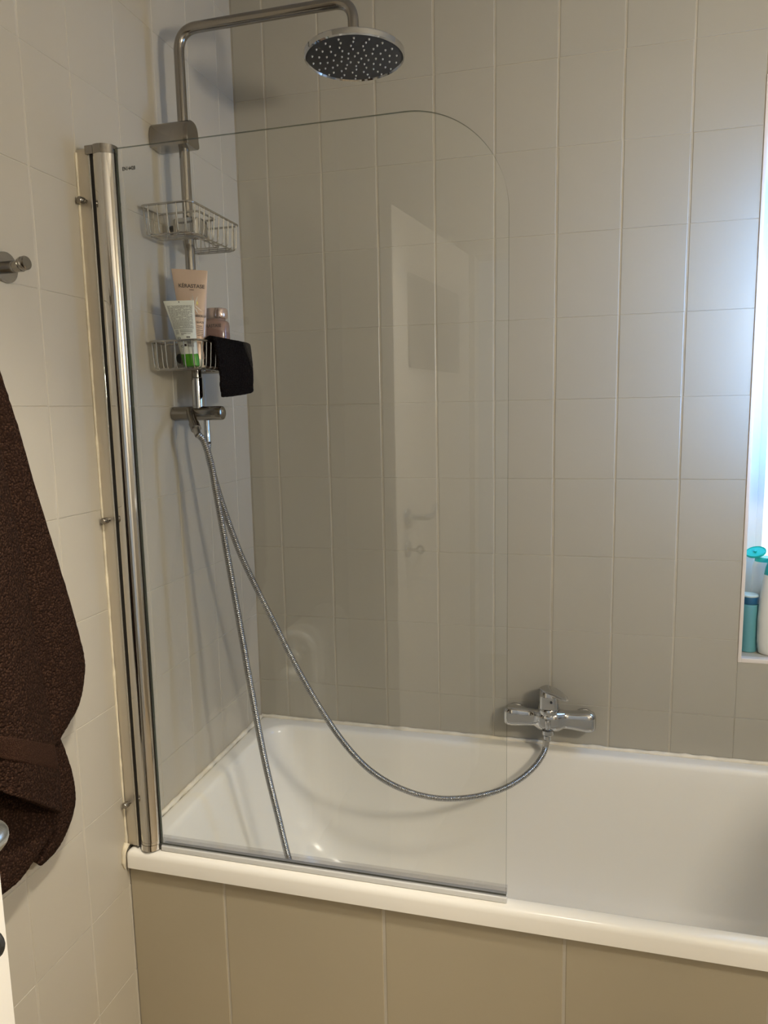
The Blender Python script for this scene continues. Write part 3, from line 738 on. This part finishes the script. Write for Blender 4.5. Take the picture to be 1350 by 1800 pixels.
b = MB(); b.loft([ovalb(c, .226, .0235, .0185), ovalb(c, .236, .0235, .0185), ovalb(c, .240, .021, .017)]); b.build('bottle_cap', M['teal'], t, angle=50)
b = MB(); cc = Vector((c[0]-.024, c[1]-.008, c[2]+.252)); ax = Vector((-.25, -.62, .74)).normalized()
q = Vector((0, 0, 1)).rotation_difference(ax)
b.loft([[cc+q @ Vector((a*math.cos(2*PI*j/32), d_*math.sin(2*PI*j/32), z)) for j in range(32)] for a, d_, z in ((.020, .013, -.004), (.0245, .0165, -.002), (.0250, .0170, .004), (.0235, .0160, .0055), (.0220, .0145, .003), (.006, .005, .003))])
b.lathe([(0, 0), (.004, 0), (.0035, .006), (0, .006)], cc+ax*.003, ax, 14); b.build('flip_lid', M['teal'], t, angle=50)
c = (1.3450, .072, WZ0)
t = thing('cosmetic_bottle', 'blue-green bottle with dark blue cap in left corner of sill', 'bottle', c, 'bottles on the window sill')
b = MB(); b.lathe([(0, 0), (.0205, 0), (.0225, .002), (.0228, .120), (.0215, .1245), (.0175, .126), (0, .126)], c, seg=36); b.build('bottle_body', M['teal_b'], t)
b = MB(); b.lathe([(0, .1262), (.0205, .1262), (.0208, .128), (.0208, .1425), (.0202, .1445), (0, .1445)], c, seg=36); b.build('bottle_cap', M['navy'], t)
b = MB(); b.lathe([(0, .1447), (.0212, .1447), (.0216, .146), (.0214, .1485), (.0195, .150), (0, .151)], c, seg=36); b.build('lid', M['lid'], t)

# ------------------------------------------------------------------ open door at the left
dr = bpy.data.objects.new('door_1', None); COL.objects.link(dr); struct(dr, 'white door standing open at the left edge')
dr.location = (.413, -1.428, 0); ang = math.atan2(-.72, .105); dr.rotation_euler = (0, 0, ang)   # local +x runs from the free edge to the hinge
def dpart(b, name, mt, par=None): o = b.build(name, mt); loc(o, par or dr); return o
b = MB(); b.box((0, -.040, .008), (.735, 0, 2.02), .0015); leaf = dpart(b, 'door_leaf', M['paint'])
b = MB(); b.box((-.0008, -.031, .96), (.001, -.009, 1.19)); dpart(b, 'lock_plate', M['steel'], leaf)
b = MB(); b.box((.11, -.0005, 1.59), (.60, .004, 1.86), .001); dpart(b, 'door_panel', mat('grey panel', (.33, .31, .28), .4), leaf)
HZ = 1.152
b = MB(); b.lathe([(0, 0), (.0255, 0), (.0262, .003), (.024, .0065), (.014, .009), (0, .009)], (.078, 0, HZ), (0, 1, 0), 32)
b.tube(fillet([(.078, .005, HZ), (.078, .064, HZ), (.128, .064, HZ+.001), (.168, .056, HZ+.012), (.200, .050, HZ+.020)], [.016, .03, .03], 8), .0098, 18); dpart(b, 'door_handle', M['lever'])
b = MB(); b.lathe([(0, 0), (.0255, 0), (.0262, .003), (.024, .0065), (.010, .008), (0, .008)], (.078, 0, HZ-.097), (0, 1, 0), 32); dpart(b, 'key_rosette', M['lever'])
b = MB(); b.tube([(.078, .006, HZ-.097), (.078, .0315, HZ-.097)], .0032, 10)
b.tube([(.078, .042+.0105*math.cos(2*PI*j/20), HZ-.097+.0105*math.sin(2*PI*j/20)) for j in range(20)], .0034, 8, closed=True); dpart(b, 'key', M['black'])

# column radiator on the left wall behind the door (seen mirrored in the screen)
rad = thing('radiator', 'white column radiator on left wall, mirrored faintly in glass screen', 'radiator', (.1, -1.55, 0))
for k in range(6):
    y = -1.40-.062*k
    b = MB()
    b.tube(fillet([(.045, y, .14), (.045, y, .80), (.150, y, .80), (.150, y, .14), (.045, y, .14)], .048, 8), .017, 14)
    b.tube([(.098, y, .13), (.098, y, .80)], .017, 14)
    b.tube([(.098, y-.034, .19), (.098, y+.034, .19)], .020, 14); b.tube([(.098, y-.034, .74), (.098, y+.034, .74)], .020, 14)
    b.build('column', M['plastic_w'], rad)
b = MB(); b.tube([(.098, -1.37, .70), (.098, -1.33, .70)], .014, 16); b.lathe([(0, 0), (.022, 0), (.027, .006), (.027, .040), (.022, .046), (0, .046)], (.100, -1.335, .70), (.3, 1, 0), 24); b.build('valve', M['plastic_w'], rad)
b = MB(); b.tube([(.098, -1.40, .0), (.098, -1.40, .14)], .011, 12); b.build('pipe', M['plastic_w'], rad)
b = MB(); b.tube([(.098, -1.71, .0), (.098, -1.71, .14)], .011, 12); b.build('pipe', M['plastic_w'], rad)

# unseen tiled ledge past the tub's end, added as a shadow caster
tiled('added_ledge', (TX1+.002, -.70, 0), (1, 0, 0), (0, 0, 1), (0, -1, 0), [.152, .304], ROWS, [(0, XR-TX1-.003, .52, .74)], .004, .003, M['tile'], M['grout'], thick=.69)

# ------------------------------------------------------------------ unseen cabinet added to cast the tub's inner shadow
vx0, vx1, vy0, vy1 = 1.605, XR-.002, -.99, -.708
va = thing('added_cabinet', 'added unseen white cabinet beside the tub, casting the shadow inside it', 'cabinet', (1.8, -1.0, 0))
b = MB(); b.box((vx0+.02, vy0+.006, .10), (vx1, vy1-.006, 1.075), .003); b.build('cabinet_body', M['paint'], va)
b = MB(); b.box((vx0+.05, vy0+.03, 0), (vx1, vy1-.03, .10)); b.build('plinth', M['black'], va)
b = MB(); b.box((vx0, vy0, 1.076), (vx1, vy1, 1.10), .003); b.build('cabinet_top', M['paint'], va)
ym = (vy0+vy1)/2
for y0, y1, yk in ((vy0+.008, ym-.002, ym-.03), (ym+.002, vy1-.008, ym+.03)):
    b = MB(); b.box((vx0+.002, y0, .105), (vx0+.019, y1, 1.07), .002); d = b.build('cabinet_door', M['paint'], va)
    b = MB(); b.lathe([(0, 0), (.006, 0), (.006, .012), (.012, .018), (.010, .022), (0, .022)], (vx0+.002, yk, .70), (-1, 0, 0), 16); b.build('door_knob', M['steel'], d)

# ------------------------------------------------------------------ lamp on the right wall
LP = Vector((1.875, -1.44, 1.80))
lp = thing('wall_lamp', 'warm globe lamp on the right wall beyond the frame', 'lamp', (XR, LP.y, LP.z))
b = MB(); b.lathe([(0, .0005), (.045, .0005), (.045, .012), (.015, .018), (.012, .03), (0, .03)], (XR, LP.y, LP.z), (-1, 0, 0), 28); b.build('lamp_base', M['chrome'], lp)
bulb = mat('lit opal globe', (1, .95, .85), .4, emit=((1.0, .91, .75), 205))
b = MB(); b.lathe([(.0, -.075)]+[(.075*math.sin(PI*k/16), -.075*math.cos(PI*k/16)) for k in range(1, 16)]+[(0, .075)], LP, (-1, 0, 0), 28); b.build('lamp_globe', bulb, lp)

# unseen ceiling spot, added to brighten the lower walls
DL = Vector((.95, -1.38, ZC))
dl = thing('added_fill_spot', 'added unseen ceiling spot brightening the lower left wall and bath panel', 'lamp', DL)
b = MB(); b.lathe([(.036, -.0005), (.050, -.0005), (.052, -.003), (.048, -.006), (.038, -.006), (.034, -.003)], DL, seg=32); b.build('trim_ring', M['chrome'], dl)
ld = bpy.data.lights.new('fill_beam', 'SPOT'); ld.energy = 175; ld.color = (1, .91, .76); ld.spot_size = R(58); ld.spot_blend = 1.0; ld.shadow_soft_size = .10
lo = bpy.data.objects.new('fill_beam', ld); COL.objects.link(lo); lo.parent = dl; lo.location = (0, 0, -.02); lo.rotation_euler = (Vector((.02, -1.05, .35))-DL).to_track_quat('-Z', 'Y').to_euler()

# ------------------------------------------------------------------ world and render look
w = bpy.data.worlds.new('world'); S.world = w; w.use_nodes = True
bg = w.node_tree.nodes['Background']; bg.inputs['Color'].default_value = (.74, .85, 1.0, 1); bg.inputs['Strength'].default_value = .85
S.view_settings.view_transform = 'Standard'; S.view_settings.look = 'None'; S.view_settings.gamma = 1; S.view_settings.use_curve_mapping = False
S.view_settings.exposure = 0.0
c = S.cycles
c.use_denoising = True; c.max_bounces = 10; c.diffuse_bounces = 5; c.glossy_bounces = 6; c.transparent_max_bounces = 12; c.transmission_bounces = 8
c.caustics_reflective = False; c.caustics_refractive = False; c.sample_clamp_indirect = 6
